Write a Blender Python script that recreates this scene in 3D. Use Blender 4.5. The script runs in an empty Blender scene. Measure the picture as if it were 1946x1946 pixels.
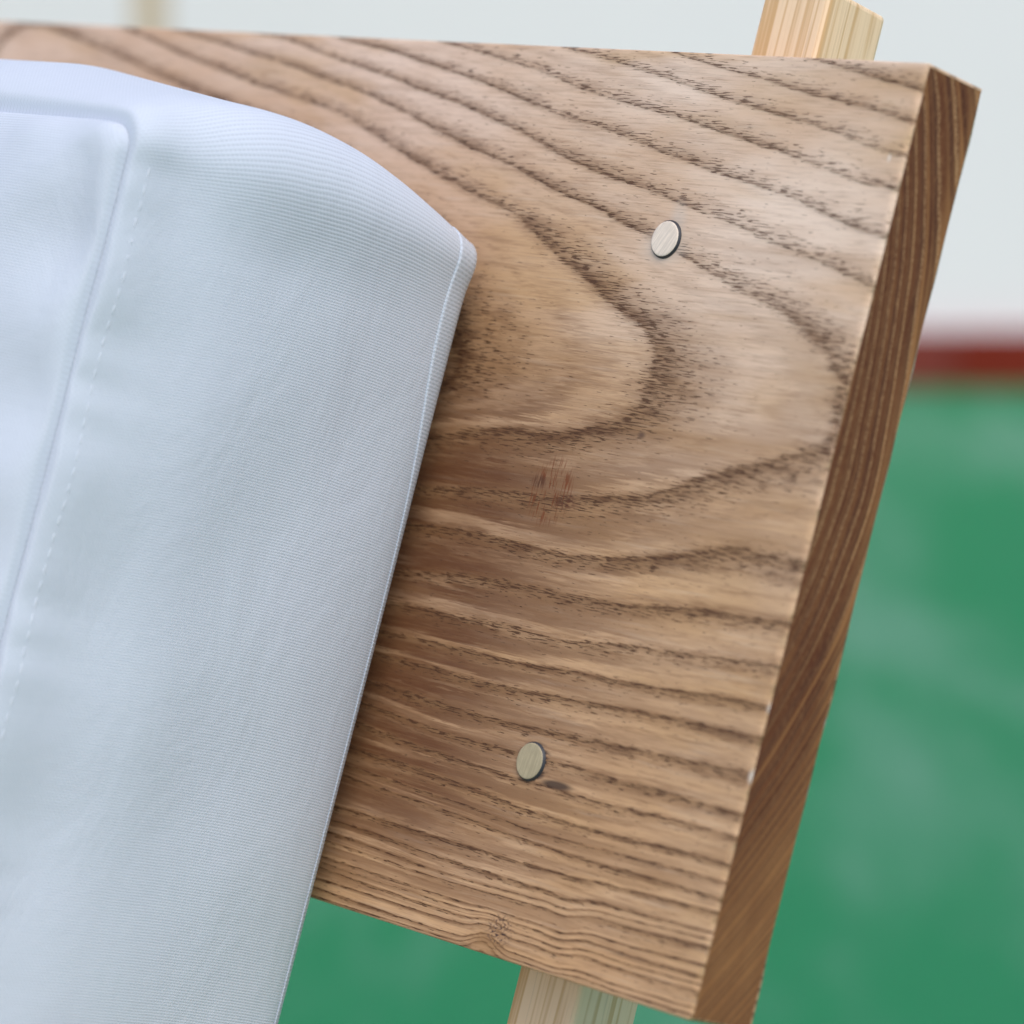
import bpy, bmesh, math, random
import numpy as np
from mathutils import Matrix, Vector

random.seed(7)
rng = np.random.default_rng(7)
scene = bpy.context.scene
C = scene.collection

# ------------------------------------------------------------------ camera
# board frame: u along the board (0 = right end), v up the board (0 = top edge),
# z out of its front face; the back leans 19.3 degrees
F_PX, YAW, PIT, AL = 6848.9, 0.8393, 0.1692, 0.3369
SIZE = 1946.0
CAM_H = 0.84
fw = np.array([-math.sin(YAW) * math.cos(PIT), math.cos(YAW) * math.cos(PIT), -math.sin(PIT)])
rt = np.array([math.cos(YAW), math.sin(YAW), 0.0])
dn = np.cross(fw, rt)
D0 = 0.9687
CAM = -(rt * (1766.15 - 973) / F_PX * D0 + dn * (119.1 - 973) / F_PX * D0 + fw * D0)
ZT = CAM_H - CAM[2]                       # height of the board's top right corner
CAM = CAM + np.array([0, 0, ZT])
ORG = np.array([0, 0, ZT])
AX = np.array([1.0, 0, 0])
AY = np.array([0, math.sin(AL), math.cos(AL)])
AN = np.array([0, -math.cos(AL), math.sin(AL)])


def ray(x, y):
    return fw + rt * ((x - 973) / F_PX) + dn * ((y - 973) / F_PX)


def on_face(x, y, z=0.0):
    """photo pixel -> (u, v) on the plane at depth z of the board"""
    d = ray(x, y)
    t = (z - (CAM - ORG) @ AN) / (d @ AN)
    p = CAM - ORG + t * d
    return p @ AX, p @ AY


def on_side(x, y, u):
    """photo pixel -> (v, z) on the plane u = const"""
    d = ray(x, y)
    t = (u - (CAM - ORG)[0]) / d[0]
    p = CAM - ORG + t * d
    return p @ AY, p @ AN


def on_ground(x, y):
    d = ray(x, y)
    return CAM + d * (CAM[2] / -d[2])


cam_data = bpy.data.cameras.new('camera')
cam = bpy.data.objects.new('camera', cam_data)
C.objects.link(cam)
M = Matrix(((rt[0], -dn[0], -fw[0], CAM[0]), (rt[1], -dn[1], -fw[1], CAM[1]),
            (rt[2], -dn[2], -fw[2], CAM[2]), (0, 0, 0, 1)))
cam.matrix_world = M
cam_data.sensor_width = 36
cam_data.lens = 36 * F_PX / SIZE
cam_data.clip_start = 0.05
cam_data.clip_end = 500
cam_data.dof.use_dof = True
cam_data.dof.focus_distance = 1.036
cam_data.dof.aperture_fstop = 7.5
cam_data.dof.aperture_blades = 0
scene.camera = cam

# ------------------------------------------------------------------ light
SUN_EL, SUN_AZ = math.radians(60), math.radians(118)   # azimuth counted from +Y towards +X
w = bpy.data.worlds.new('World')
scene.world = w
w.use_nodes = True
wn = w.node_tree
sky = wn.nodes.new('ShaderNodeTexSky')
sky.sky_type = 'NISHITA'
sky.sun_disc = False
sky.sun_elevation = SUN_EL
sky.sun_rotation = SUN_AZ
sky.dust_density = 2.5
sky.air_density = 1.0
sky.ozone_density = 0.6
wn.links.new(sky.outputs['Color'], wn.nodes['Background'].inputs['Color'])
wn.nodes['Background'].inputs['Strength'].default_value = 0.15
sd = bpy.data.lights.new('sun', 'SUN')
sd.energy = 1.4
sd.angle = math.radians(38)
sd.color = (1.0, 0.96, 0.9)
sun = bpy.data.objects.new('sun', sd)
C.objects.link(sun)
sdir = Vector((math.sin(SUN_AZ) * math.cos(SUN_EL), math.cos(SUN_AZ) * math.cos(SUN_EL), math.sin(SUN_EL)))
sun.rotation_euler = sdir.to_track_quat('Z', 'Y').to_euler()
sun.location = (2, -3, 4)
scene.view_settings.view_transform = 'Standard'
scene.view_settings.look = 'None'
scene.view_settings.exposure = 0.36
scene.view_settings.gamma = 1.0
scene.view_settings.use_curve_mapping = False


# ------------------------------------------------------------------ node helpers
class NT:
    def __init__(self, name, rough=0.5, spec=0.3):
        self.m = bpy.data.materials.new(name)
        self.m.use_nodes = True
        self.t = self.m.node_tree
        self.b = self.t.nodes['Principled BSDF']
        self.b.inputs['Roughness'].default_value = rough
        self.b.inputs['Specular IOR Level'].default_value = spec
        self.out = self.t.nodes['Material Output']

    def n(self, typ, **kw):
        nd = self.t.nodes.new(typ)
        for k, v in kw.items():
            setattr(nd, k, v)
        return nd

    def put(self, sock, v):
        if hasattr(v, 'links') or isinstance(v, bpy.types.NodeSocket):
            self.t.links.new(v, sock)
        elif isinstance(v, (tuple, list)) and len(v) == 3 and sock.type == 'RGBA':
            sock.default_value = (*v, 1)
        else:
            sock.default_value = v

    def math(self, op, a, b=None, c=None, clamp=False):
        nd = self.n('ShaderNodeMath', operation=op, use_clamp=clamp)
        self.put(nd.inputs[0], a)
        if b is not None: self.put(nd.inputs[1], b)
        if c is not None: self.put(nd.inputs[2], c)
        return nd.outputs[0]

    def vmul(self, v, s):
        nd = self.n('ShaderNodeVectorMath', operation='MULTIPLY')
        self.put(nd.inputs[0], v)
        nd.inputs[1].default_value = s
        return nd.outputs[0]

    def noise(self, vec, scale=(1, 1, 1), detail=2.0, rough=0.5, dist=0.0):
        nd = self.n('ShaderNodeTexNoise')
        self.put(nd.inputs['Vector'], self.vmul(vec, scale))
        nd.inputs['Scale'].default_value = 1.0
        nd.inputs['Detail'].default_value = detail
        nd.inputs['Roughness'].default_value = rough
        nd.inputs['Distortion'].default_value = dist
        return nd.outputs['Fac']

    def ramp(self, f, pts, interp='LINEAR'):
        nd = self.n('ShaderNodeValToRGB')
        cr = nd.color_ramp
        cr.interpolation = interp
        while len(cr.elements) < len(pts):
            cr.elements.new(0.5)
        for e, (p, c) in zip(cr.elements, pts):
            e.position = p
            e.color = (c, c, c, 1) if not isinstance(c, tuple) else (*c, 1)
        self.put(nd.inputs[0], f)
        return nd.outputs['Color']

    def step(self, f, a, b):
        nd = self.n('ShaderNodeMapRange', interpolation_type='SMOOTHSTEP')
        self.put(nd.inputs['Value'], f)
        self.put(nd.inputs['From Min'], a)
        self.put(nd.inputs['From Max'], b)
        return nd.outputs[0]

    def mix(self, fac, a, b, blend='MIX'):
        nd = self.n('ShaderNodeMix', data_type='RGBA', blend_type=blend)
        nd.clamp_factor = True
        self.put(nd.inputs[0], fac)
        self.put(nd.inputs[6], a)
        self.put(nd.inputs[7], b)
        return nd.outputs[2]

    def attr(self, name, vec=False):
        nd = self.n('ShaderNodeAttribute', attribute_name=name)
        return nd.outputs['Vector' if vec else 'Fac']

    def obj(self):
        return self.n('ShaderNodeTexCoord').outputs['Object']

    def bump(self, h, dist, strength=1.0, normal=None):
        nd = self.n('ShaderNodeBump')
        nd.inputs['Strength'].default_value = strength
        nd.inputs['Distance'].default_value = dist
        self.put(nd.inputs['Height'], h)
        if normal is not None:
            self.put(nd.inputs['Normal'], normal)
        return nd.outputs['Normal']

    def spot(self, P, uv, ru, rv, rot=0.0):
        """soft elliptical patch around a point of the board face"""
        nd = self.n('ShaderNodeMapping', vector_type='TEXTURE')
        self.put(nd.inputs['Vector'], P)
        nd.inputs['Location'].default_value = (uv[0], uv[1], 0)
        nd.inputs['Rotation'].default_value = (0, 0, rot)
        nd.inputs['Scale'].default_value = (ru, rv, 1)
        ln = self.n('ShaderNodeVectorMath', operation='LENGTH')
        z0 = self.vmul(nd.outputs[0], (1, 1, 0))
        self.put(ln.inputs[0], z0)
        return self.math('SUBTRACT', 1.0, ln.outputs['Value'], clamp=True)


# ------------------------------------------------------------------ materials
def mat_board():
    t = NT('walnut_stained_wood', 0.52, 0.28)
    P = t.obj()
    R = t.attr('ring')
    g1 = t.noise(P, (14, 70, 70), 3)
    jag = t.noise(P, (160, 2400, 800), 2)
    Rw = t.math('ADD', R, t.math('MULTIPLY_ADD', g1, 0.26, -0.13))
    Rw = t.math('ADD', Rw, t.math('MULTIPLY_ADD', jag, 0.16, -0.08))
    f = t.math('FRACT', Rw)
    var = t.noise(P, (11, 45, 45), 2)
    varr = t.step(var, 0.30, 0.66)
    band = t.ramp(f, [(0.0, 1.0), (0.07, 0.86), (0.22, 0.46), (0.42, 0.12), (0.62, 0.0), (0.88, 0.04), (0.955, 0.34), (1.0, 1.0)])
    core = t.ramp(f, [(0.0, 1.0), (0.05, 0.55), (0.14, 0.08), (0.3, 0), (0.93, 0), (0.975, 0.42), (1.0, 1.0)])
    jag2 = t.noise(P, (130, 1500, 600), 2)
    # base tones
    blot = t.noise(P, (7, 26, 26), 4, 0.6)
    col = t.mix(t.step(blot, 0.33, 0.68), (0.83, 0.645, 0.52), (0.64, 0.425, 0.285))
    hue = t.noise(P, (5, 60, 60), 3, 0.6)
    col = t.mix(t.math('MULTIPLY', t.step(hue, 0.5, 0.75), 0.5), col, (0.43, 0.235, 0.115))
    gold = t.noise(P, (9, 38, 38), 3, 0.6, 0.6)
    col = t.mix(t.math('MULTIPLY', t.step(gold, 0.46, 0.66), 0.55), col, (0.58, 0.365, 0.185))
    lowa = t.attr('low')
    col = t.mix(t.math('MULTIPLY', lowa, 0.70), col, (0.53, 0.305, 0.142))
    # heartwood streaks along the rings, darkened towards the cushion as its painted shadow
    heart_shade = t.attr('heart_shade')
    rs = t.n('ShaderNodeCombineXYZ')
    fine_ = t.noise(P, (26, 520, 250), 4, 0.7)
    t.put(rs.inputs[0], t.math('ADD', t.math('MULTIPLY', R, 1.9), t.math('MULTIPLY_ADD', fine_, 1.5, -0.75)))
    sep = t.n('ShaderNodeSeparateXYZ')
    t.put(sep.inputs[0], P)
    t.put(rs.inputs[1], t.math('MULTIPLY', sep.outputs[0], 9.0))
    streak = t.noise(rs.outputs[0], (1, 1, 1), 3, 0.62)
    col = t.mix(t.math('MULTIPLY', t.step(streak, t.math('MULTIPLY_ADD', heart_shade, -0.32, 0.50), t.math('MULTIPLY_ADD', heart_shade, -0.12, 0.68)), t.math('MULTIPLY_ADD', heart_shade, 0.80, 0.14)), col, (0.105, 0.035, 0.013))
    fib = t.noise(P, (70, 1900, 700), 4, 0.7)
    col = t.mix(t.math('MULTIPLY', t.step(fib, 0.48, 0.72), 0.46), col, (0.24, 0.135, 0.075))
    fib3 = t.noise(P, (22, 420, 200), 5, 0.7)
    col = t.mix(t.math('MULTIPLY', t.step(fib3, 0.50, 0.70), t.math('MULTIPLY_ADD', lowa, 0.42, 0.12)), col, (0.235, 0.12, 0.058))
    fib2 = t.noise(P, (30, 500, 300), 3, 0.6)
    col = t.mix(t.math('MULTIPLY', t.step(fib2, 0.52, 0.78), t.math('MULTIPLY_ADD', heart_shade, -0.26, 0.30)), col, (0.70, 0.56, 0.44))
    bi = t.math('MULTIPLY', band, t.math('MULTIPLY_ADD', varr, 0.42, t.math('MULTIPLY_ADD', lowa, 0.34, 0.14)))
    col = t.mix(bi, col, (0.255, 0.135, 0.062))
    ci = t.math('MULTIPLY', core, t.math('MULTIPLY', t.math('MULTIPLY_ADD', varr, 0.6, 0.1), t.step(jag2, 0.36, 0.6)))
    col = t.mix(ci, col, (0.115, 0.052, 0.024))
    f3 = t.math('FRACT', t.math('MULTIPLY_ADD', Rw, 3.0, 0.35))
    minor = t.ramp(f3, [(0.0, 1.0), (0.16, 0.5), (0.36, 0.0), (0.86, 0.0), (1.0, 1.0)])
    mi_ = t.math('MULTIPLY', minor, t.math('MULTIPLY', t.step(jag2, 0.42, 0.62), t.math('MULTIPLY_ADD', lowa, 0.40, 0.05)))
    col = t.mix(mi_, col, (0.20, 0.095, 0.042))
    clump = t.math('MULTIPLY', t.step(t.noise(P, (48, 210, 200), 3, 0.6), 0.47, 0.62), t.math('MULTIPLY', band, t.math('MULTIPLY_ADD', lowa, 0.55, 0.15)))
    col = t.mix(clump, col, (0.115, 0.048, 0.022))
    # open pores: short dark dashes, crowded just outside each ring line
    po = t.noise(P, (210, 2500, 900), 1.5, 0.55)
    th = t.math('MULTIPLY_ADD', t.math('POWER', band, 0.75), -0.21, 0.715)
    pore = t.step(po, th, t.math('ADD', th, 0.035))
    col = t.mix(t.math('MULTIPLY', pore, t.math('MULTIPLY_ADD', lowa, 0.12, 0.78)), col, (0.082, 0.034, 0.016))
    # marks: hatch of saw burn, a dot, glue smear above the screw
    sA = t.spot(P, on_face(1046, 935), 0.0115, 0.013)
    hat = t.noise(P, (1500, 160, 300), 2)
    col = t.mix(t.math('MULTIPLY', t.step(sA, 0.05, 0.5), t.step(hat, 0.5, 0.64)), col, (0.17, 0.05, 0.018))
    po0 = t.noise(P, (420, 1900, 700), 2)
    sB = t.spot(P, on_face(1075, 955), 0.008, 0.0036)
    col = t.mix(t.math('MULTIPLY', t.step(sB, 0.0, 0.9), t.step(po0, 0.42, 0.56)), col, (0.11, 0.04, 0.02))
    sB2 = t.spot(P, on_face(1025, 915), 0.0042, 0.0030)
    col = t.mix(t.math('MULTIPLY', t.step(sB2, 0.0, 0.8), t.step(hat, 0.38, 0.55)), col, (0.10, 0.04, 0.02))
    sC = t.spot(P, on_face(1219, 827), 0.0026, 0.0019)
    col = t.mix(t.math('MULTIPLY', t.step(sC, 0.1, 0.9), 0.85), col, (0.11, 0.06, 0.04))
    sD = t.spot(P, on_face(1290, 415), 0.0052, 0.0085, 0.25)
    col = t.mix(t.math('MULTIPLY', t.step(sD, 0.1, 0.9), 0.4), col, (0.60, 0.53, 0.47))
    sE = t.spot(P, on_face(1262, 470), 0.0125, 0.0075)
    col = t.mix(t.math('MULTIPLY', t.step(sE, 0.0, 0.8), 0.5), col, (0.60, 0.53, 0.47))
    sF = t.spot(P, on_face(1057, 1492), 0.0085, 0.0016, 0.02)
    col = t.mix(t.math('MULTIPLY', t.step(sF, 0.0, 0.6), 0.85), col, (0.035, 0.02, 0.017))
    sG = t.spot(P, on_face(1012, 1448), 0.0082, 0.0068)
    dk = t.noise(P, (300, 900, 300), 3)
    col = t.mix(t.math('MULTIPLY', t.step(sG, 0.0, 0.35), t.step(dk, 0.45, 0.62)), col, (0.05, 0.03, 0.026))
    sK = t.spot(P, on_face(925, 1792), 0.011, 0.0065)
    col = t.mix(t.math('MULTIPLY', t.step(sK, 0.0, 0.8), 0.5), col, (0.30, 0.16, 0.065))
    sL = t.spot(P, on_face(950, 1768), 0.007, 0.006)
    spk = t.noise(P, (900, 1600, 900), 2)
    col = t.mix(t.math('MULTIPLY', t.step(sL, 0.0, 0.6), t.step(spk, 0.48, 0.62)), col, (0.09, 0.05, 0.04))
    for q_, r_ in (((1461, 1345), 0.0022), ((1427, 1475), 0.0026), ((1690, 300), 0.0016)):
        sq = t.spot(P, on_face(*q_), r_ * 0.7, r_ * 1.4)
        col = t.mix(t.math('MULTIPLY', t.step(sq, 0.2, 0.9), 0.6), col, (0.82, 0.75, 0.67))
    t.put(t.b.inputs['Base Color'], col)
    t.put(t.b.inputs['Roughness'], t.math('MULTIPLY_ADD', blot, 0.2, 0.42))
    h = t.math('ADD', t.math('MULTIPLY', pore, -1.0), t.math('MULTIPLY', fib, 0.35))
    h = t.math('ADD', h, t.math('MULTIPLY', band, -0.35))
    t.put(t.b.inputs['Normal'], t.bump(h, 0.00022, 0.8))
    return t.m


def mat_end():
    t = NT('end_grain_wood', 0.6, 0.2)
    P = t.obj()
    R = t.attr('ring')
    hs = t.attr('heart_shade')
    g1 = t.noise(P, (200, 60, 120), 3)
    Rw = t.math('ADD', R, t.math('MULTIPLY_ADD', g1, 0.34, -0.17))
    f = t.math('FRACT', Rw)
    line = t.ramp(f, [(0.0, 1.0), (0.09, 0.55), (0.2, 0.05), (0.4, 0), (0.9, 0.0), (0.97, 0.5), (1.0, 1.0)])
    late = t.ramp(f, [(0.0, 0.0), (0.3, 0.1), (0.75, 0.75), (0.9, 1.0), (0.98, 0.3), (1.0, 0.0)])
    big = t.noise(P, (120, 40, 120), 3)
    rs = t.n('ShaderNodeCombineXYZ')
    t.put(rs.inputs[0], t.math('MULTIPLY', R, 3.1))
    tone = t.noise(rs.outputs[0], (1, 1, 1), 2)
    hn = t.math('ADD', hs, t.math('MULTIPLY_ADD', tone, 0.5, -0.25))
    hs2 = t.step(hn, 0.78, 1.12)
    base = t.mix(hs2, (0.125, 0.036, 0.015), (0.33, 0.145, 0.056))
    base = t.mix(t.math('MULTIPLY', t.step(big, 0.35, 0.7), 0.5), base, (0.21, 0.078, 0.031))
    base = t.mix(t.math('MULTIPLY', t.step(tone, 0.5, 0.68), 0.6), base, (0.40, 0.18, 0.068))
    base = t.mix(t.math('MULTIPLY', t.step(tone, 0.46, 0.32), 0.6), base, (0.075, 0.022, 0.011))
    base = t.mix(t.math('MULTIPLY', late, 0.55), base, (0.085, 0.038, 0.025))
    sp = t.noise(P, (2200, 2200, 2200), 2)
    sp2 = t.noise(P, (1300, 500, 1300), 2)
    base = t.mix(t.math('MULTIPLY', t.step(sp2, 0.45, 0.75), 0.35), base, (0.27, 0.125, 0.055))
    fade = t.attr('lines')
    lm = t.math('MULTIPLY', line, t.math('MULTIPLY', t.step(sp, 0.34, 0.6), fade))
    col = t.mix(t.math('MULTIPLY', lm, 0.95), base, (0.46, 0.26, 0.13))
    lowd = t.math('MULTIPLY', line, t.math('SUBTRACT', 1.0, fade))
    col = t.mix(t.math('MULTIPLY', lowd, t.math('MULTIPLY_ADD', tone, 1.5, -0.35, clamp=True)), col, (0.10, 0.045, 0.028))
    t.put(t.b.inputs['Base Color'], col)
    t.put(t.b.inputs['Normal'], t.bump(t.math('ADD', sp, t.math('MULTIPLY', sp2, 0.7)), 0.00035, 0.6))
    return t.m


def mat_post(name, sh=0.0):
    t = NT(name, 0.55, 0.25)
    P = t.obj()
    wv = t.noise(P, (30, 6, 30), 2)
    cb = t.n('ShaderNodeVectorMath', operation='ADD')
    t.put(cb.inputs[0], P)
    cx = t.n('ShaderNodeCombineXYZ')
    t.put(cx.inputs[0], t.math('MULTIPLY_ADD', wv, 0.010, -0.005))
    t.put(cx.inputs[2], t.math('MULTIPLY_ADD', wv, 0.008, -0.004 + sh))
    t.put(cb.inputs[1], cx.outputs[0])
    Q = cb.outputs[0]
    ln = t.noise(Q, (480, 2.0, 480), 1.0)
    col = t.mix(t.step(ln, 0.48, 0.70), (0.85, 0.625, 0.41), (0.62, 0.39, 0.19))
    fine = t.noise(Q, (1500, 25, 1500), 3, 0.6)
    col = t.mix(t.math('MULTIPLY', t.step(fine, 0.5, 0.8), 0.35), col, (0.40, 0.27, 0.15))
    blot = t.noise(P, (25, 10, 25), 2)
    col = t.mix(t.math('MULTIPLY', t.step(blot, 0.4, 0.7), 0.3), col, (0.72, 0.62, 0.50))
    t.put(t.b.inputs['Base Color'], col)
    t.put(t.b.inputs['Normal'], t.bump(fine, 0.00015, 0.6))
    return t.m


def mat_fabric(name, col0, swap=False, tw=False):
    t = NT(name, 0.92, 0.05)
    t.b.inputs['Sheen Weight'].default_value = 0.12
    t.b.inputs['Sheen Roughness'].default_value = 0.5
    uv = t.n('ShaderNodeUVMap', uv_map='UVMap').outputs[0]
    wob = t.noise(uv, (60, 60, 1), 2)
    sep = t.n('ShaderNodeSeparateXYZ')
    t.put(sep.inputs[0], uv)
    a, b = sep.outputs[0], sep.outputs[1]
    a = t.math('ADD', a, t.math('MULTIPLY', wob, 0.0005))
    b = t.math('ADD', b, t.math('MULTIPLY', wob, 0.0004))
    PA, PB = 0.00082, 0.00066
    ribs = t.math('MULTIPLY_ADD', t.math('SINE', t.math('MULTIPLY', a, 2 * math.pi / PA)), 0.5, 0.5)
    # warp threads pass over and under alternate ribs
    ph = t.math('MULTIPLY', t.math('FLOOR', t.math('DIVIDE', a, PA)), math.pi)
    wp = t.math('MULTIPLY_ADD', t.math('SINE', t.math('ADD', t.math('MULTIPLY', b, math.pi / PB * 1.0), ph)), 0.5, 0.5)
    slub = t.noise(uv, (1600, 60, 1), 2)
    h = t.math('ADD', t.math('MULTIPLY', ribs, 0.75), t.math('MULTIPLY', wp, 0.28))
    h = t.math('ADD', h, t.math('MULTIPLY', slub, 0.3))
    blot = t.noise(uv, (35, 35, 1), 3)
    col = t.mix(t.math('MULTIPLY', t.step(h, 0.15, 0.75), 1.0), tuple(c * 0.87 for c in col0), tuple(min(c * 1.04, 0.9) for c in col0))
    col = t.mix(t.math('MULTIPLY', t.step(blot, 0.35, 0.7), 0.12), col, (col0[0] * 1.03, col0[1] * 0.98, col0[2] * 1.02))
    t.put(t.b.inputs['Base Color'], col)
    soft = t.noise(uv, (22, 34, 1), 4, 0.55, 0.4)
    n0 = t.bump(soft, 0.0022, 0.42)
    t.put(t.b.inputs['Normal'], t.bump(h, 0.00011, 0.6, n0))
    return t.m


def mat_metal(name, col, rough, rot):
    t = NT(name, rough, 0.5)
    P = t.obj()
    mp = t.n('ShaderNodeMapping')
    t.put(mp.inputs['Vector'], P)
    mp.inputs['Rotation'].default_value = (0, 0, rot)
    br = t.noise(mp.outputs[0], (3400, 160, 400), 3, 0.6)
    sm = t.noise(P, (300, 300, 300), 2)
    c = t.mix(t.step(br, 0.38, 0.66), tuple(k * 0.90 for k in col), tuple(min(1, k * 1.12) for k in col))
    c = t.mix(t.math('MULTIPLY', t.step(sm, 0.45, 0.7), 0.25), c, tuple(k * 0.8 for k in col))
    t.put(t.b.inputs['Base Color'], c)
    t.b.inputs['Metallic'].default_value = 0.08
    t.put(t.b.inputs['Normal'], t.bump(br, 0.00006, 0.6))
    return t.m


def mat_plain(name, col, rough=0.7, var=0.15, scale=20, spec=0.2, bump=0.0):
    t = NT(name, rough, spec)
    P = t.obj()
    a = t.noise(P, (scale, scale, scale), 4, 0.6)
    c = t.mix(a, tuple(k * (1 - var) for k in col), tuple(min(0.95, k * (1 + var)) for k in col))
    t.put(t.b.inputs['Base Color'], c)
    if bump:
        t.put(t.b.inputs['Normal'], t.bump(a, bump, 0.7))
    return t.m


def mat_turf():
    t = NT('artificial_turf', 0.8, 0.15)
    P = t.obj()
    mp = t.n('ShaderNodeMapping')
    t.put(mp.inputs['Vector'], P)
    mp.inputs['Rotation'].default_value = (0, 0, -YAW)      # the pile lies along one direction
    Q = mp.outputs[0]
    a = t.noise(Q, (4.6, 1.0, 1), 3, 0.55)
    b = t.noise(Q, (14, 3.0, 1), 3, 0.6)
    c = t.noise(P, (160, 160, 160), 2)
    wear = t.step(t.math('ADD', t.math('MULTIPLY', a, 0.75), t.math('MULTIPLY', b, 0.3)), 0.45, 0.68)
    col = t.mix(wear, (0.016, 0.205, 0.078), (0.115, 0.285, 0.185))
    col = t.mix(t.step(c, 0.4, 0.75), col, (0.02, 0.16, 0.085))
    t.put(t.b.inputs['Base Color'], col)
    t.put(t.b.inputs['Normal'], t.bump(c, 0.01, 0.8))
    return t.m


# ------------------------------------------------------------------ object helpers
def tag(o, label=None, cat=None, kind=None, group=None):
    if label: o['label'] = label
    if cat: o['category'] = cat
    if kind: o['kind'] = kind
    if group: o['group'] = group
    return o


def add_obj(name, mesh, mats, parent=None, world=None, smooth=False):
    o = bpy.data.objects.new(name, mesh)
    C.objects.link(o)
    for m in (mats if isinstance(mats, (list, tuple)) else [mats]):
        mesh.materials.append(m)
    if parent is not None:
        o.parent = parent
    if world is not None:
        o.matrix_world = world if parent is None else parent.matrix_basis.inverted() @ world
    if smooth:
        mesh.polygons.foreach_set('use_smooth', [True] * len(mesh.polygons))
    return o


BOARD_M = Matrix(((AX[0], AY[0], AN[0], ORG[0]), (AX[1], AY[1], AN[1], ORG[1]),
                  (AX[2], AY[2], AN[2], ORG[2]), (0, 0, 0, 1)))


def box_mesh(name, a, b, bev=0.0, seg=2):
    bm = bmesh.new()
    bmesh.ops.create_cube(bm, size=1)
    for vtx in bm.verts:
        vtx.co = Vector([(a[i] + b[i]) / 2 + vtx.co[i] * (b[i] - a[i]) for i in range(3)])
    if bev:
        bmesh.ops.bevel(bm, geom=bm.edges[:], offset=bev, segments=seg, affect='EDGES', profile=0.5)
    me = bpy.data.meshes.new(name)
    bm.to_mesh(me)
    bm.free()
    return me


def grid_faces(nr, nc, off=0, closed=False):
    out = []
    for i in range(nr - 1):
        for j in range(nc if closed else nc - 1):
            j2 = (j + 1) % nc
            out.append((off + i * nc + j, off + i * nc + j2, off + (i + 1) * nc + j2, off + (i + 1) * nc + j))
    return out


# ------------------------------------------------------------------ setting
turf = add_obj('ground', None or bpy.data.meshes.new('ground'), mat_turf())
bm = bmesh.new()
bmesh.ops.create_grid(bm, x_segments=8, y_segments=8, size=60)
bm.to_mesh(turf.data)
bm.free()
tag(turf, 'green artificial turf with pale worn patches', None, 'structure')

hf = np.array([fw[0], fw[1], 0]) / math.hypot(fw[0], fw[1])
base = on_ground(1840, 738)
dist = (base - CAM) @ hf                      # the wall faces the camera squarely
WALL_M = Matrix(((rt[0], hf[0], 0, CAM[0] + hf[0] * dist), (rt[1], hf[1], 0, CAM[1] + hf[1] * dist), (0, 0, 1, 0), (0, 0, 0, 1)))
wall = bpy.data.objects.new('white_wall', None)
C.objects.link(wall)
wall.matrix_world = WALL_M
tag(wall, 'plain white rendered wall behind the chair with a red brick skirting', 'wall')
add_obj('wall_face', box_mesh('wall_face', (-6, 0.03, 0), (6, 0.23, 3.0), 0.005), mat_plain('white_render', (0.84, 0.79, 0.80), 0.85, 0.025, 3, 0.1), wall)
bx = float((on_ground(1815, 738) - CAM) @ rt)
hk = 0.098
red = [mat_plain('red_brick_%d' % i, c, 0.75, 0.2, 14, 0.15) for i, c in enumerate(((0.185, 0.021, 0.010), (0.20, 0.040, 0.030), (0.175, 0.019, 0.009)))]
bl = box_mesh('brick', (0.001, 0, 0), (0.299, 0.10, hk), 0.003)
bl.materials.append(None)
for k in range(-18, 18):
    o = bpy.data.objects.new('brick', bl)
    C.objects.link(o)
    o.parent = wall
    o.location = (bx + 0.30 * k, 0.0, 0)
    o.material_slots[0].link = 'OBJECT'
    o.material_slots[0].material = red[1] if k == -1 else red[(k * 7) % 3 if k != 0 else 0]

# timber post by the wall, left
pm = mat_post('pale_timber')
d5 = 5.3
px = CAM + hf * d5 + rt * ((292 - 973) / F_PX * d5)
pole = bpy.data.objects.new('timber_post', None)
C.objects.link(pole)
pole.matrix_world = Matrix(((rt[0], hf[0], 0, px[0]), (rt[1], hf[1], 0, px[1]), (0, 0, 1, 0), (0, 0, 0, 1)))
tag(pole, 'slender pale timber post standing by the white wall', 'post')
brown = mat_plain('oiled_timber', (0.60, 0.46, 0.33), 0.6, 0.2, 12)
add_obj('shaft', box_mesh('shaft', (-0.024, -0.024, 0.012), (0.024, 0.024, 2.3), 0.004), brown, pole)
add_obj('foot_plate', box_mesh('foot_plate', (-0.05, -0.05, 0), (0.05, 0.05, 0.012), 0.002), brown, pole)

# ------------------------------------------------------------------ grain field of the board
H, T, L = 0.264, 0.0243, 0.72
S1, O1 = 0.2588, (560, 1180)


def cr(pts, off, s):
    return [(off[0] + x * s, off[1] + y * s) for x, y in pts]


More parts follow.
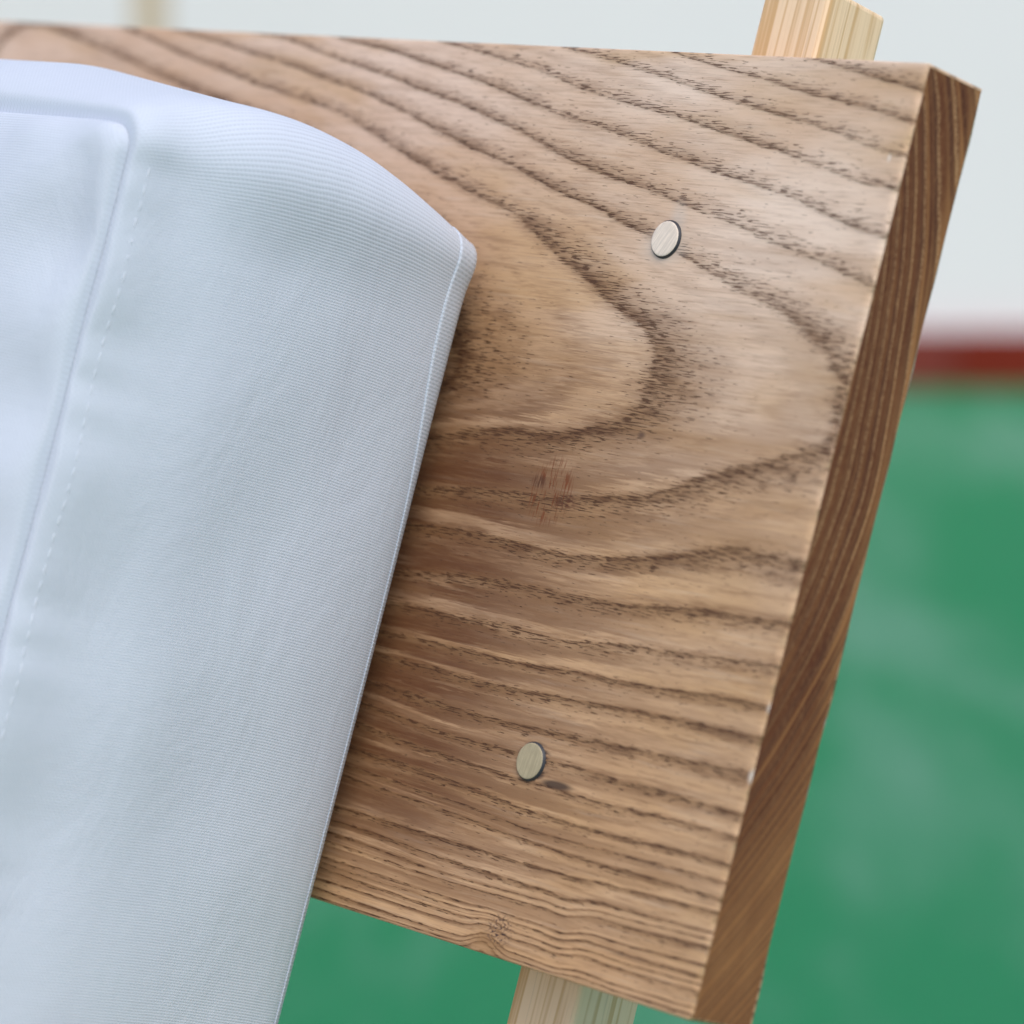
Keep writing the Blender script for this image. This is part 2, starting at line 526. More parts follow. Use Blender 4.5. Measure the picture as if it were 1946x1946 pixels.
A1 = lambda p: cr(p, (560, 1180), S1)
A2 = lambda p: cr(p, (1000, 1180), S1)
A4 = lambda p: cr(p, (900, 1600), S1)
lines = {
    7: [[(1539, 111), (1658, 143), (1750, 170)]],
    6: [[(1279, 100), (1360, 127), (1441, 149), (1550, 181), (1658, 208), (1736, 235)]],
    5: [[(1079, 92), (1160, 114), (1279, 152), (1355, 179), (1441, 206), (1550, 238), (1658, 282), (1723, 298)]],
    4: [[(843, 80), (916, 98), (1035, 135), (1117, 173), (1171, 192), (1279, 219), (1371, 249), (1441, 276), (1550, 314), (1631, 346), (1701, 360)]],
    3: [[(644, 73), (735, 94), (825, 123), (916, 156), (981, 184), (1062, 217), (1171, 249), (1252, 284), (1333, 314), (1387, 338), (1468, 363), (1550, 395), (1631, 433), (1685, 449)]],
    2: [[(492, 65), (554, 76), (626, 105), (699, 131), (789, 167), (880, 199), (981, 244), (1062, 295), (1127, 325), (1203, 349), (1279, 379), (1355, 406), (1414, 433), (1496, 471), (1577, 503), (1658, 547)],
        [(1528, 1072), (1425, 1041), (1373, 1038), (1321, 1054), (1218, 1059), (1140, 1062), (1036, 1049), (959, 1028), (881, 1010), (783, 994)]],
    1: [[(336, 58), (427, 83), (517, 112), (608, 145), (699, 178), (789, 225), (880, 272), (981, 319), (1062, 363), (1144, 401), (1236, 449), (1290, 482), (1360, 525), (1441, 568), (1523, 612), (1575, 665), (1598, 715)],
        [(1575, 828), (1549, 847), (1502, 862), (1450, 886), (1373, 906), (1321, 911), (1269, 935), (1218, 942), (1140, 945), (1062, 950), (933, 932), (803, 924)]],
    0: [[(300, 80), (391, 120), (481, 156), (554, 181), (626, 207), (717, 257), (807, 312), (898, 362), (988, 415), (1060, 480), (1115, 527), (1149, 557), (1186, 589), (1227, 622), (1242, 650), (1244, 688), (1244, 716), (1237, 742), (1214, 768), (1181, 794), (1130, 805), (1100, 818), (1065, 827), (1000, 822), (933, 816), (855, 820)]],
    -1: [[(62, 44), (181, 88), (290, 135)], [(800, 570), (850, 610), (872, 660), (865, 710), (820, 740), (760, 745)]],
    3.0: None,
    4.0: None,
}
lines[3] = lines[3] + [[(1507, 1188), (1373, 1168), (1269, 1155), (1192, 1150), (1114, 1137), (1031, 1116), (933, 1100), (829, 1087), (757, 1085)]]if lines.get(3) else \
    [[(644, 73), (735, 94), (825, 123), (916, 156), (981, 184), (1062, 217), (1171, 249), (1252, 284), (1333, 314), (1387, 338), (1468, 363), (1550, 395), (1631, 433), (1685, 449)],
     [(1507, 1188), (1373, 1168), (1269, 1155), (1192, 1150), (1114, 1137), (1031, 1116), (933, 1100), (829, 1087), (757, 1085)]]
lines[4] = [[(843, 80), (916, 98), (1035, 135), (1117, 173), (1171, 192), (1279, 219), (1371, 249), (1441, 276), (1550, 314), (1631, 346), (1701, 360)],
            [(741, 1140), (803, 1153), (866, 1171), (938, 1182), (990, 1196), (1052, 1215), (1103, 1219), (1155, 1224), (1207, 1229), (1285, 1242), (1362, 1250), (1481, 1265)]]
low = {
    5: A1([(620, 70), (800, 100), (1000, 150), (1250, 210), (1500, 270), (1700, 310)]) + A2([(300, 350), (600, 420), (900, 480), (1200, 520), (1500, 560), (1770, 620)]),
    6: A1([(560, 230), (800, 290), (1050, 340), (1300, 430), (1600, 480)]) + A2([(0, 520), (300, 570), (600, 620), (850, 670), (1100, 720), (1400, 790), (1730, 860)]),
    7: A1([(500, 430), (750, 500), (950, 570), (1200, 640), (1500, 720)]) + A2([(0, 770), (300, 830), (600, 890), (900, 950), (1200, 1020), (1450, 1080), (1660, 1130)]),
    8: A1([(480, 590), (700, 670), (900, 740), (1100, 820), (1300, 880), (1500, 930), (1640, 970)]) + A2([(200, 1040), (450, 1100), (700, 1190), (1000, 1240), (1300, 1340), (1590, 1420)]),
    9: A1([(420, 720), (600, 800), (800, 870), (1050, 960), (1350, 1060), (1600, 1150)]) + A2([(80, 1180), (250, 1240), (450, 1300), (700, 1360), (1000, 1430), (1300, 1510), (1540, 1580)]),
    10: A1([(390, 920), (600, 990), (850, 1060), (1100, 1140), (1350, 1230), (1550, 1310)]) + A2([(0, 1360), (300, 1450), (550, 1530), (800, 1590), (1100, 1660), (1490, 1770)]),
    11: A1([(340, 1030), (500, 1080), (750, 1170), (1000, 1260), (1300, 1350), (1600, 1480)]) + A2([(0, 1520), (300, 1610), (600, 1690), (900, 1780), (1200, 1850), (1460, 1930)]),
    12: A1([(310, 1140), (500, 1210), (700, 1280), (950, 1370), (1200, 1460), (1450, 1550), (1700, 1640)]) + A2([(300, 1740), (600, 1830), (900, 1900)]) + A4([(1500, 340), (1810, 425)]),
    13: A1([(270, 1290), (500, 1370), (750, 1440), (1000, 1520), (1300, 1620), (1600, 1730)]) + A4([(618, 207), (900, 290), (1300, 390), (1780, 520)]),
    14: A1([(220, 1440), (450, 1500), (700, 1590), (950, 1690), (1200, 1770), (1500, 1860)]) + A4([(400, 300), (700, 370), (1100, 460), (1740, 620)]),
}
for k, v in low.items():
    lines[k] = (lines.get(k) or []) + [v]
pu, pv, pr = [], [], []
for k, ls in lines.items():
    for l in ls or []:
        # resample so that dense and sparse tracings weigh alike
        for (x0, y0), (x1, y1) in zip(l, l[1:]):
            n = max(1, int(math.hypot(x1 - x0, y1 - y0) / 55))
            for j in range(n):
                q = on_face(x0 + (x1 - x0) * j / n, y0 + (y1 - y0) * j / n)
                pu.append(q[0]); pv.append(q[1]); pr.append(k)
        q = on_face(*l[-1])
        pu.append(q[0]); pv.append(q[1]); pr.append(k)
for j in range(24):                                  # close rings along the lower edge
    uu = -0.72 + 0.72 * j / 23
    pu.append(uu); pv.append(-H); pr.append(22.6 + 0.8 * uu)
    pu.append(uu); pv.append(-H - 0.06); pr.append(43 + 0.8 * uu)
for uu in (-0.72, -0.6, -0.5, -0.42, -0.33, -0.25):   # beyond and behind the cushion
    for k, (va, vb) in {-1: (-0.055, -0.098), -2: (-0.085, -0.09), 1: (-0.03, -0.125), 4: (0.03, -0.163), 8: (0.09, -0.197), 14: (0.16, -0.236)}.items():
        if uu < -0.42:
            pu.append(uu); pv.append(va); pr.append(k)
        pu.append(uu); pv.append(vb); pr.append(k)
for uu in (-0.3, -0.2, -0.1, 0.0):
    pu.append(uu); pv.append(0.06); pr.append(11.5 + uu * 6)
    pu.append(uu); pv.append(0.14); pr.append(17 + uu * 6)
SU = 0.40                                            # the field varies slowly along the grain
PTS = np.array([np.array(pu) * SU, np.array(pv)]).T
VAL = np.array(pr, float)


def tk(r2):
    r2 = np.maximum(r2, 1e-14)
    return 0.5 * r2 * np.log(r2)


n_ = len(PTS)
SC = 20.0
Pn = PTS * SC
K = tk(((Pn[:, None] - Pn[None]) ** 2).sum(-1)) + np.eye(n_) * 6e-3
Am = np.zeros((n_ + 3, n_ + 3))
Am[:n_, :n_] = K
Am[:n_, n_] = 1
Am[:n_, n_ + 1:] = Pn
Am[n_:, :n_] = Am[:n_, n_:].T
sol = np.linalg.solve(Am, np.concatenate([VAL, np.zeros(3)]))


def ring_at(u, v):
    q = np.array([np.ravel(u) * SU * SC, np.ravel(v) * SC]).T
    out = np.empty(len(q))
    for i in range(0, len(q), 8000):
        b = q[i:i + 8000]
        out[i:i + 8000] = tk(((b[:, None] - Pn[None]) ** 2).sum(-1)) @ sol[:n_] + sol[n_] + b @ sol[n_ + 1:]
    # knot kinks close to the lower edge
    for (x, y, a, su, sv) in ((915, 1805, 1.8, 0.006, 0.008), (1068, 1775, -0.5, 0.007, 0.012), (1105, 1810, 0.35, 0.010, 0.012)):
        c = on_face(x, y)
        out += a * np.exp(-((np.ravel(u) - c[0]) / su) ** 2 - ((np.ravel(v) - c[1]) / sv) ** 2)
    return out


VC = on_face(1590, 782)[1]
D_R = 0.195                                          # distance of the pith in front of the face


def v_eff(v, d):
    s = np.where(v >= VC, 1.0, -1.0)
    return VC + s * np.sqrt((v - VC) ** 2 + 2 * D_R * np.maximum(d, 0)), s


# ------------------------------------------------------------------ chair
chair = bpy.data.objects.new('garden_chair', None)
C.objects.link(chair)
chair.location = (-L / 2, -0.25, 0)
tag(chair, 'wooden lounge chair with a broad grained backrest board on pale posts', 'chair')
chair_inv = Matrix.Translation((L / 2, 0.25, 0))


def chair_part(name, me, mats, smooth=False, world=BOARD_M):
    o = bpy.data.objects.new(name, me)
    C.objects.link(o)
    for m in (mats if isinstance(mats, (list, tuple)) else [mats]):
        me.materials.append(m)
    o.parent = chair
    o.matrix_local = chair_inv @ world
    if smooth:
        me.polygons.foreach_set('use_smooth', [True] * len(me.polygons))
    return o


def make_board():
    B = 0.0006
    # profile loop around the section in (v, z)
    prof = []
    nf = 190
    def arc(cv, cz, a0, a1, n=4):
        return [(cv + B * math.cos(a0 + (a1 - a0) * i / n), cz + B * math.sin(a0 + (a1 - a0) * i / n)) for i in range(1, n)]
    prof += [(-B - (H - 2 * B) * i / nf, 0.0) for i in range(nf + 1)]
    prof += arc(-H + B, -B, math.pi / 2, math.pi)
    prof += [(-H, -B - (T - 2 * B) * i / 6) for i in range(7)]
    prof += arc(-H + B, -T + B, math.pi, 1.5 * math.pi)
    prof += [(-H + B + (H - 2 * B) * i / 20, -T) for i in range(21)]
    prof += arc(-B, -T + B, -math.pi / 2, 0)
    prof += [(0.0, -T + B + (T - 2 * B) * i / 6) for i in range(7)]
    prof += arc(-B, -B, 0, math.pi / 2)
    prof = np.array(prof)
    us = [0.0, -0.0004, -0.0011]
    us += list(np.linspace(-0.003, -0.47, 260)) + list(np.linspace(-0.48, -L + 0.001, 24)) + [-L]
    ins = [0.0009, 0.0003, 0.0] + [0] * (len(us) - 4) + [0.0007]
    co = []
    cv, cz = -H / 2, -T / 2
    for u, i in zip(us, ins):
        sv = (H / 2 - i) / (H / 2)
        sz = (T / 2 - i) / (T / 2)
        co.append(np.stack([np.full(len(prof), u), cv + (prof[:, 0] - cv) * sv, cz + (prof[:, 1] - cz) * sz], 1))
    co = np.concatenate(co)
    # hand-sawn ends: the arris is a little ragged
    e = np.abs(co[:, 0]) < 0.002
    rag = 0.00035 * (np.sin(co[:, 1] * 900) + np.sin(co[:, 1] * 2130 + 1) + np.sin(co[:, 1] * 410 + 2))
    co[e, 0] += np.where(co[e, 0] > -0.0002, 0, rag[e] * 1.1) - 0.0003
    npf = len(prof)
    faces = grid_faces(len(us), npf, 0, True)
    mi = [0] * len(faces)
    off = len(co)
    # end cap (right) and plain cap (left)
    nv, nz = 200, 22
    vv, zz = np.meshgrid(np.linspace(-0.0009, -H + 0.0009, nv), np.linspace(-0.0009, -T + 0.0009, nz), indexing='ij')
    cap = np.stack([np.zeros(vv.size), vv.ravel(), zz.ravel()], 1)
    rg = 0.00035 * (np.sin(cap[:, 1] * 900) + np.sin(cap[:, 1] * 2130 + 1) + np.sin(cap[:, 1] * 410 + 2)) * 0.6 - 0.0003
    cap[:, 0] -= 0.0003
    f2 = [tuple(reversed(q)) for q in grid_faces(nv, nz, off)]
    faces += f2
    mi += [1] * len(f2)
    co = np.concatenate([co, cap])
    off = len(co)
    vv2, zz2 = np.meshgrid(np.linspace(-0.0007, -H + 0.0007, 2), np.linspace(-0.0007, -T + 0.0007, 2), indexing='ij')
    co = np.concatenate([co, np.stack([np.full(4, -L), vv2.ravel(), zz2.ravel()], 1)])
    f3 = grid_faces(2, 2, off)
    faces += f3
    mi += [1]
    me = bpy.data.meshes.new('backrest_board')
    me.from_pydata(co.tolist(), [], faces)
    me.polygons.foreach_set('material_index', mi)
    d = np.maximum(-co[:, 2] - 0.0009, 0)
    ve, s = v_eff(co[:, 1], d)
    up = VC + np.abs(ve - VC)
    dn_ = VC - np.abs(ve - VC)
    wb = np.clip((co[:, 1] - VC) / 0.05 + 0.5, 0, 1)
    wb = wb * wb * (3 - 2 * wb)
    wb = np.where(d > 0, wb, (s > 0) * 1.0)
    ring = ring_at(co[:, 0], up) * wb + ring_at(co[:, 0], dn_) * (1 - wb)
    lowr = np.clip((ring - 9) / 4, 0, 1) * (co[:, 1] < VC)
    ring = ring + lowr * (0.26 * np.sin(ring * 1.7) + 0.2 * np.sin(ring * 2.9 + 1 + co[:, 0] * 20))
    # the rings on the end wander a little from true arcs
    ring = ring + np.where(d > 0, 0.10 * np.sin(co[:, 1] * 55 + 1) + 0.03 * np.sin(co[:, 1] * 170), 0) * np.minimum(d / 0.004, 1)
    at = me.attributes.new('ring', 'FLOAT', 'POINT')
    at.data.foreach_set('value', ring.astype(np.float32))
    wv = np.abs(ve - VC)
    low_ = np.clip((VC - co[:, 1] - 0.03) / 0.03, 0, 1)
    hw = np.where(s > 0, wv / 0.140, wv / 0.138)
    hw = np.maximum(hw, d / T * 1.18)
    on_end = np.zeros(len(co), bool)
    on_end[len(prof) * len(us):] = True
    left_ = np.clip((-0.035 - co[:, 0]) / 0.090, 0, 1) ** 1.1  # cushion's shade painted into the wood colour, growing towards its edge
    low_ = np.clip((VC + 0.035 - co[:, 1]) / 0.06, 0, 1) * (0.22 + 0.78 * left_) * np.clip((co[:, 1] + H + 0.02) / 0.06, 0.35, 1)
    heart_shade = np.where(on_end, hw, low_)  # end face: heartwood tone; front face: streaks with painted cushion shade
    at = me.attributes.new('heart_shade', 'FLOAT', 'POINT')
    at.data.foreach_set('value', heart_shade.astype(np.float32))
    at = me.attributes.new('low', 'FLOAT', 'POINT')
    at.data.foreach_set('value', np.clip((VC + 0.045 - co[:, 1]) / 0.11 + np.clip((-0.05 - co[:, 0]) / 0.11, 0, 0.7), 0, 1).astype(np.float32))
    at = me.attributes.new('lines', 'FLOAT', 'POINT')
    at.data.foreach_set('value', np.clip(1 - (VC - co[:, 1] - 0.035) / 0.045, 0.05, 1).astype(np.float32))
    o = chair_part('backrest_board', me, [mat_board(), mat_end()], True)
    o['label'] = 'brown wooden backrest board with cathedral grain'
    # crisp caps against the smooth-shaded arris
    sm = np.ones(len(me.polygons), bool)
    sm[np.array(mi) == 1] = False
    me.polygons.foreach_set('use_smooth', sm)
    return o


board = make_board()

# screw heads sit proud of the face; each in its own drilled pocket
silver = mat_metal('brushed_nickel', (0.80, 0.675, 0.56), 0.55, 0.5)
brass = mat_metal('brushed_brass', (0.40, 0.335, 0.215), 0.5, 0.12)
tarn = mat_plain('tarnished_rim', (0.035, 0.037, 0.045), 0.5, 0.4, 400, 0.4)


def screw(px, face, label):
    u, v = on_face(*px)
    R0, PR = 0.00515, 0.0010
    co, fs, mi = [], [], []
    prof = [(R0 + 0.00065, -0.0006), (R0 + 0.0005, 0.00025), (R0 + 0.00004, PR - 0.00018), (R0 - 0.00012, PR - 0.00003), (R0 - 0.0004, PR), (R0 * 0.5, PR + 0.00002), (0.0004, PR + 0.00003)]
    n = 56
    for r, z in prof:
        for k in range(n):
            a = 2 * math.pi * k / n
            co.append((r * math.cos(a), r * math.sin(a), z))
    fs = grid_faces(len(prof), n, 0, True)
    mi = [1] * (2 * n) + [0] * (len(fs) - 2 * n)
    fs.append(tuple((len(prof) - 1) * n + k for k in range(n)))
    mi.append(0)
    me = bpy.data.meshes.new('screw')
    me.from_pydata(co, [], fs)
    me.polygons.foreach_set('material_index', mi)
    o = chair_part('screw', me, [face, tarn], True, BOARD_M @ Matrix.Translation((u, v, 0)))
    o['label'] = label
    return o


screw((1267, 455), silver, 'round silver screw head in the upper part of the board')
screw((1010, 1447), brass, 'round brass toned screw head in the lower part of the board')
for k in (454, 1446):                                # their fellows on the hidden left post
    q = on_face(1264 if k == 454 else 1008, k)
    u2 = -L - q[0]
    me = bpy.data.objects['screw'].data.copy()
    o = bpy.data.objects.new('screw', me)
    C.objects.link(o)
    o.parent = chair
    o.matrix_local = chair_inv @ BOARD_M @ Matrix.Translation((u2, q[1], 0))

# posts: pale ash, fixed to the back of the board
ash = mat_post('pale_ash_wood')


def post(u0, u1, name='back_post'):
    z1, z0 = -T - 0.0001, -0.0497
    bm = bmesh.new()
    vb = -0.50
    vt_f, vt_b = on_side(1586, -22, u1)[0], on_side(1679, 30, u1)[0]
    cs = [(u0, vb, z0), (u1, vb, z0), (u1, vb, z1), (u0, vb, z1), (u0, vt_b, z0), (u1, vt_b, z0), (u1, vt_f, z1), (u0, vt_f, z1)]
    vs = [bm.verts.new(c) for c in cs]
    for q in ((0, 1, 2, 3), (7, 6, 5, 4), (0, 4, 5, 1), (1, 5, 6, 2), (2, 6, 7, 3), (3, 7, 4, 0)):
        bm.faces.new([vs[i] for i in q])
    bmesh.ops.recalc_face_normals(bm, faces=bm.faces[:])
    bmesh.ops.bevel(bm, geom=bm.edges[:], offset=0.0016, segments=3, affect='EDGES', profile=0.5)
    me = bpy.data.meshes.new(name)
    bm.to_mesh(me)
    bm.free()
    return chair_part(name, me, ash)


U0, U1 = -0.0925, -0.0662
post(U0, U1)
post(-L - U1, -L - U0)

# seat frame, below the picture
VS = -0.4555
chair_part('seat_rail', box_mesh('seat_rail', (U1 + 0.0005, VS - 0.065, -0.05), (U1 + 0.025, VS - 0.0005, 0.45), 0.002), ash)
chair_part('seat_rail', box_mesh('seat_rail', (-L - U1 - 0.025, VS - 0.065, -0.05), (-L - U1 - 0.0005, VS - 0.0005, 0.45), 0.002), ash)
slat = box_mesh('seat_slat', (-L + 0.03, VS, 0), (-0.03, VS + 0.018, 0.082), 0.002)
slat.materials.append(ash)
for k in range(5):
    o = bpy.data.objects.new('seat_slat', slat)
    C.objects.link(o)
    o.parent = chair
    o.matrix_local = chair_inv @ BOARD_M @ Matrix.Translation((0, 0, -0.018 + 0.094 * k))
for u in (U1 + 0.013, -L - U1 - 0.013):
    for z, hgt in ((0.02, 0), (0.40, 0)):
        top = ORG + AX * u + AY * (VS - 0.062) + AN * z
        chair_part('leg', box_mesh('leg', (u - 0.017, top[1] - 0.017, 0.0), (u + 0.017, top[1] + 0.017, top[2] + 0.02), 0.002), ash, False, Matrix.Identity(4))

# ------------------------------------------------------------------ cushion
CU0, CU1 = -0.572, -0.1492
CV1, CV0 = -0.0655, -0.437
ZB, ZF = 0.0105, 0.1395
FCOL = (0.535, 0.585, 0.67)
fabric = mat_fabric('pale_blue_canvas', FCOL)
fabric2 = mat_fabric('pale_blue_canvas_hem', tuple(c * 0.97 for c in FCOL))


def cush_path(rc=0.009, step=0.0016):
    """closed rounded rectangle: right side upwards, top leftwards, left side, bottom"""
    pts = []
    def seg(a, b, n):
        for i in range(n):
            k = i / n
            pts.append((a[0] + (b[0] - a[0]) * k, a[1] + (b[1] - a[1]) * k))
    def arc(cu, cv, a0):
        for i in range(10):
            a = a0 + math.pi / 2 * i / 10
            pts.append((cu + rc * math.cos(a), cv + rc * math.sin(a)))
    seg((CU1, CV0 + rc), (CU1, CV1 - rc), int((CV1 - CV0) / step))
    arc(CU1 - rc, CV1 - rc, 0)
    seg((CU1 - rc, CV1), (CU0 + rc, CV1), 220)
    arc(CU0 + rc, CV1 - rc, math.pi / 2)
    seg((CU0, CV1 - rc), (CU0, CV0 + rc), 60)
    arc(CU0 + rc, CV0 + rc, math.pi)
    seg((CU0 + rc, CV0), (CU1 - rc, CV0), 60)
    arc(CU1 - rc, CV0 + rc, 1.5 * math.pi)
    p = np.array(pts)
    d = np.roll(p, -1, 0) - np.roll(p, 1, 0)
    nrm = np.stack([d[:, 1], -d[:, 0]], 1)
    nrm /= np.linalg.norm(nrm, axis=1)[:, None]
    s = np.concatenate([[0], np.cumsum(np.linalg.norm(np.diff(p, axis=0), axis=1))])
    return p, nrm, s


P2, N2, SS = cush_path()
for _ in range(30):                                    # relax the normals over the corners
    N2 = (np.roll(N2, 1, 0) + N2 + np.roll(N2, -1, 0)) / 3
N2 /= np.linalg.norm(N2, axis=1)[:, None]

# soft hollows and creases of the side panel, placed on the plane u = CU1 (v, z, radii, depth)
DIMP = []
for x, y, rv, rz, dp in ((330, 290, 0.016, 0.012, 0.0022), (345, 360, 0.024, 0.013, 0.0016), (225, 640, 0.024, 0.014, 0.0014), (140, 1150, 0.024, 0.014, 0.0020),
                         (20, 1610, 0.03, 0.016, 0.0035), (420, 600, 0.05, 0.02, -0.0009), (330, 900, 0.04, 0.016, -0.0010), (560, 1250, 0.06, 0.02, -0.0008), (220, 1420, 0.04, 0.018, -0.0010), (700, 700, 0.05, 0.02, 0.0012)):
    a, b = on_side(x, y, CU1)
    DIMP.append((a, b, rv, rz, dp))


def band_point(i, t):
    """point of the boxing strip: i path index array, t 0 front seam .. 1 rear seam"""
    p = P2[i]
    n = N2[i]
    top = np.clip((p[:, 1] - (CV1 - 0.03)) / 0.03, 0, 1) ** 2
    rside = (p[:, 0] > CU1 - 0.02)
    B = 0.0092 + (0.0068 + 0.011 * np.clip((CU1 - p[:, 0]) / 0.09, 0, 1)) * top
    bul = (np.sin(np.pi * np.clip(t, 0, 1) ** 0.93) ** (0.48 + 0.5 * t * top)) * B - 0.0011 * np.exp(-t / 0.006)
    z = ZF + (ZB - ZF) * t + 0.0004 * np.sin(np.pi * np.minimum(t / 0.02, 1)) - 0.0007 * np.exp(-t / 0.006)
    # rear hem: the strip is drawn in near the upper corner
    hem = 0.0012 * np.exp(-((p[:, 1] - CV1 + 0.02) / 0.036) ** 2) + 0.0003
    bul = bul - 0.0004 * t ** 6
    cd = np.hypot(p[:, 0] - CU1, p[:, 1] - CV1)
    bul = bul + 0.0040 * np.exp(-(cd / 0.009) ** 2) * t ** 4
    # pucker along the front seam
    puck = (0.00025 * np.sin(p[:, 1] * 330 + 2 * np.sin(p[:, 1] * 90)) + 0.0006 * np.sin(p[:, 1] * 110 + 1)) * np.exp(-(t / 0.13) ** 2) * (t > 0)
    wr = 0.0003 * np.sin(p[:, 1] * 75 + z * 60) * np.sin(np.pi * t)
    bul = bul + puck + wr
    for a, b, rv, rz, dp in DIMP:
        g = dp * np.exp(-((p[:, 1] - a) / rv) ** 2 - ((z - b) / rz) ** 2)
        bul = bul - g * np.exp(-(np.maximum(CU1 - p[:, 0], 0) / 0.010) ** 2)
    # short pinch crease near the top rear
    ca, cb = on_side(690, 366, CU1)
    da, db = on_side(740, 392, CU1)
    dv, dz = da - ca, db - cb
    ln = math.hypot(dv, dz)
    al_ = ((p[:, 1] - ca) * dv + (z - cb) * dz) / ln
    ac_ = (-(p[:, 1] - ca) * dz + (z - cb) * dv) / ln
    bul = bul - np.where(rside, 0.0016 * np.exp(-(al_ / 0.0075) ** 2 - (ac_ / 0.0011) ** 2), 0)
    out = np.empty((len(i), 3))
    out[:, 0] = p[:, 0] + n[:, 0] * bul
    out[:, 1] = p[:, 1] + n[:, 1] * bul
    out[:, 2] = z
    return out


cushion = bpy.data.objects.new('cushion', None)
C.objects.link(cushion)
cb0 = ORG + AX * ((CU0 + CU1) / 2) + AY * CV0 + AN * 0.07
cushion.location = cb0
cush_inv = Matrix.Translation(-Vector(cb0))
tag(cushion, 'pale blue canvas box cushion leaning against the wooden backrest', 'cushion')


def cush_part(name, co, faces, mat, uv=None, smooth=True, local=None):
    me = bpy.data.meshes.new(name)
    me.from_pydata(co.tolist() if hasattr(co, 'tolist') else co, [], faces)
    me.materials.append(mat)
    if uv is not None:
        ul = me.uv_layers.new(name='UVMap')
        idx = np.empty(len(me.loops), int)
        me.loops.foreach_get('vertex_index', idx)
        ul.data.foreach_set('uv', np.asarray(uv)[idx].astype(np.float32).ravel())
    me.polygons.foreach_set('use_smooth', [smooth] * len(me.polygons))
    o = bpy.data.objects.new(name, me)
    C.objects.link(o)
    o.parent = cushion
    o.matrix_local = cush_inv @ BOARD_M
    return o


NP = len(P2)
ts = np.concatenate([[0, 0.003, 0.006, 0.010, 0.014, 0.02], np.linspace(0.03, 0.95, 70), [0.965, 0.978, 0.989, 0.996, 1.0]])
rows, uvs = [], []
idx = np.arange(NP + 1) % NP
sfull = np.concatenate([SS, [SS[-1] + 0.002]])
for t in ts:
    rows.append(band_point(idx, np.full(NP + 1, t)))
    uvs.append(np.stack([sfull + 0.012 * (t - 0.5) ** 2 - 0.006 * t, np.full(NP + 1, t * (ZF - ZB) * 1.08)], 1))
fb = [tuple(reversed(q)) for q in grid_faces(len(ts), NP + 1)]
side = cush_part('side_panel', np.concatenate(rows), fb, fabric, np.concatenate(uvs))


# front and back panels: loops shrinking to the middle of the rounded outline
def panel(name, z, sgn, puff, t):
    ks = np.concatenate([[1, 0.998, 0.995, 0.991, 0.987], np.linspace(0.98, 0.0, 60)])
    edge = band_point(np.arange(NP), np.full(NP, t))[:, :2]
    c = np.array([(CU0 + CU1) / 2, (CV0 + CV1) / 2])
    rows, uvs = [], []
    for k in ks:
        q = c + (edge - c) * k + N2 * 0.0004 * math.sin(math.pi * min((1 - k) / 0.012, 1))
        hgt = puff * (1 - k ** 4) ** 0.52 - (0.0006 if k == 1 else 0)
        du = np.minimum(CU1 - q[:, 0], CV1 - q[:, 1])
        hgt = hgt + 0.0012 * np.sin(q[:, 1] * 140) * np.exp(-((CU1 - q[:, 0]) / 0.02) ** 2) * min(1, (1 - k) * 60)
        if sgn > 0:
            for x, y, r, dp in ((205, 300, 0.012, 0.003), (150, 470, 0.02, 0.004), (60, 760, 0.02, 0.002), (225, 225, 0.009, -0.0030), (170, 215, 0.007, 0.0022), (110, 225, 0.008, -0.0018), (40, 240, 0.012, 0.0014)):
                a = on_face(x, y, ZF)
                hgt = hgt - dp * np.exp(-((q[:, 0] - a[0]) / r) ** 2 - ((q[:, 1] - a[1]) / r) ** 2) * min(1, (1 - k) * 25)
        rows.append(np.stack([q[:, 0], q[:, 1], z + sgn * hgt], 1))
        uvs.append(np.stack([q[:, 1], q[:, 0]], 1))
    f = grid_faces(len(ks), NP, 0, True)
    if sgn < 0:
        f = [tuple(reversed(q)) for q in f]
    return cush_part(name, np.concatenate(rows), f, fabric, np.concatenate(uvs))


front = panel('front_panel', ZF, 1, 0.021, 0.0)
back = panel('back_panel', ZB, -1, 0.0075, 1.0)

# turned hem: a narrow coarser strip lying on the rear edge of the side panel
k0 = 0
k1 = int(np.argmin(np.where(np.abs(P2[:, 1] - CV1) < 1e-4, np.abs(P2[:, 0] - (CU1 - 0.02)), 9)))
ii = np.arange(k0, k1)
pv_ = P2[ii, 1]
wd = 0.0075 * np.exp(-((pv_ - CV1 + 0.02) / 0.042) ** 2) + 0.0022
rows, uvs = [], []
for a, off_ in ((0.0, -0.0003), (0.06, 0.00035), (0.16, 0.00045), (0.3, 0.0004), (0.5, 0.0004), (0.7, 0.0004), (0.88, 0.0004), (1.0, 0.0004), (1.0, -0.0008)):
    tt = 1 - wd / (ZF - ZB) * (1 - a)
    q = band_point(ii, tt)
    q[:, 0] += N2[ii, 0] * off_
    q[:, 1] += N2[ii, 1] * off_
    q[:, 2] += off_ * 0.6 - (0.0009 if a == 1.0 else 0)
    rows.append(q)
    uvs.append(np.stack([SS[ii] * 0.72, 0.3 + a * wd * 0.55], 1))
f = [tuple(reversed(q)) for q in grid_faces(len(rows), len(ii))]
hem = cush_part('hem', np.concatenate(rows), f, fabric2, np.concatenate(uvs))

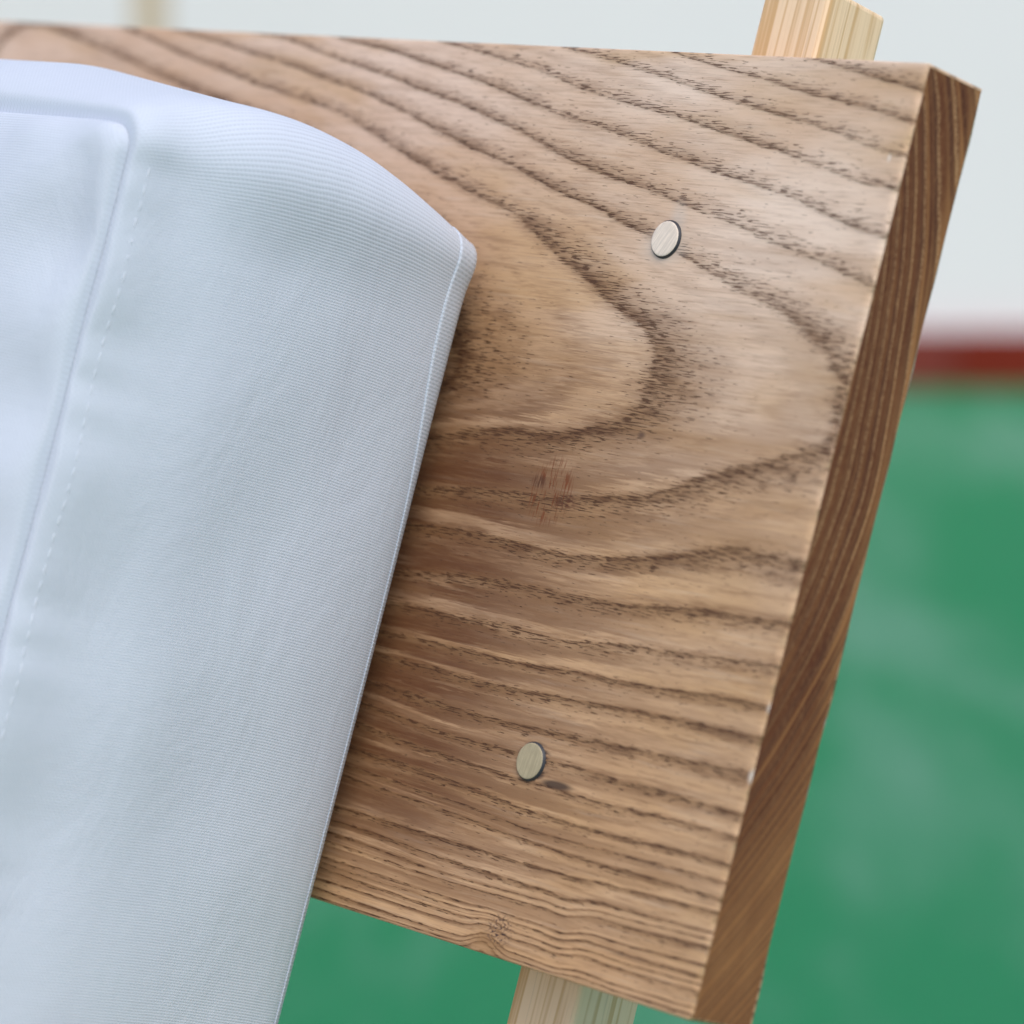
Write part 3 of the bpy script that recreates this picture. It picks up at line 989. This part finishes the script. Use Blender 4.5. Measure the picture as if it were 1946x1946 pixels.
# topstitching beside the front seam: a row of short raised threads
thread = mat_plain('white_thread', (0.62, 0.66, 0.74), 0.8, 0.08, 300)
vs, fs = [], []
vline = np.arange(CV0 + 0.02, CV1 - 0.012, 0.0046)
for v0 in vline:
    k = int(np.argmin(np.where(P2[:, 0] > CU1 - 1e-4, np.abs(P2[:, 1] - v0), 9)))
    k2 = int(np.argmin(np.where(P2[:, 0] > CU1 - 1e-4, np.abs(P2[:, 1] - v0 - 0.0030), 9)))
    tt = 0.043 + 0.002 * random.random()
    a = band_point(np.array([k]), np.array([tt]))[0]
    b = band_point(np.array([k2]), np.array([tt]))[0]
    for j in range(5):
        q = a + (b - a) * j / 4
        r = (0.0001, 0.00024, 0.00027, 0.00024, 0.0001)[j]
        for m in range(6):
            an = math.pi / 3 * m
            vs.append((q[0] + r * math.cos(an), q[1], q[2] + r * math.sin(an)))
    o0 = len(vs) - 30
    fs += grid_faces(5, 6, o0, True)
st = cush_part('stitching', vs, fs, thread)
st['kind'] = 'stuff'

# loose fibres standing off the cloth along its upper edge
vs, fs = [], []
for _ in range(900):
    k = rng.integers(0, NP)
    if P2[k, 0] < -0.46 or P2[k, 1] < CV0 + 0.05:
        continue
    tt = rng.uniform(0.05, 0.99)
    a = band_point(np.array([k]), np.array([tt]))[0]
    n = np.array([N2[k, 0], N2[k, 1], rng.normal(0, 0.5)])
    n = n + rng.normal(0, 0.5, 3)
    n /= np.linalg.norm(n)
    ln = rng.uniform(0.0004, 0.0014) if rng.random() < 0.93 else rng.uniform(0.002, 0.0045)
    sd_ = rng.normal(0, 1, 3)
    sd_ = np.cross(n, sd_); sd_ /= np.linalg.norm(sd_)
    r = 0.000022
    b0 = len(vs)
    for j in range(4):
        q = a + n * ln * j / 3 + sd_ * ln * 0.25 * (j / 3) ** 2
        for m in range(3):
            an = 2.0944 * m
            e1 = sd_; e2 = np.cross(n, sd_)
            vs.append(tuple(q + (e1 * math.cos(an) + e2 * math.sin(an)) * r * (1 - 0.2 * j)))
    fs += grid_faces(4, 3, b0, True)
lint = cush_part('lint', vs, fs, thread)
lint['kind'] = 'stuff'
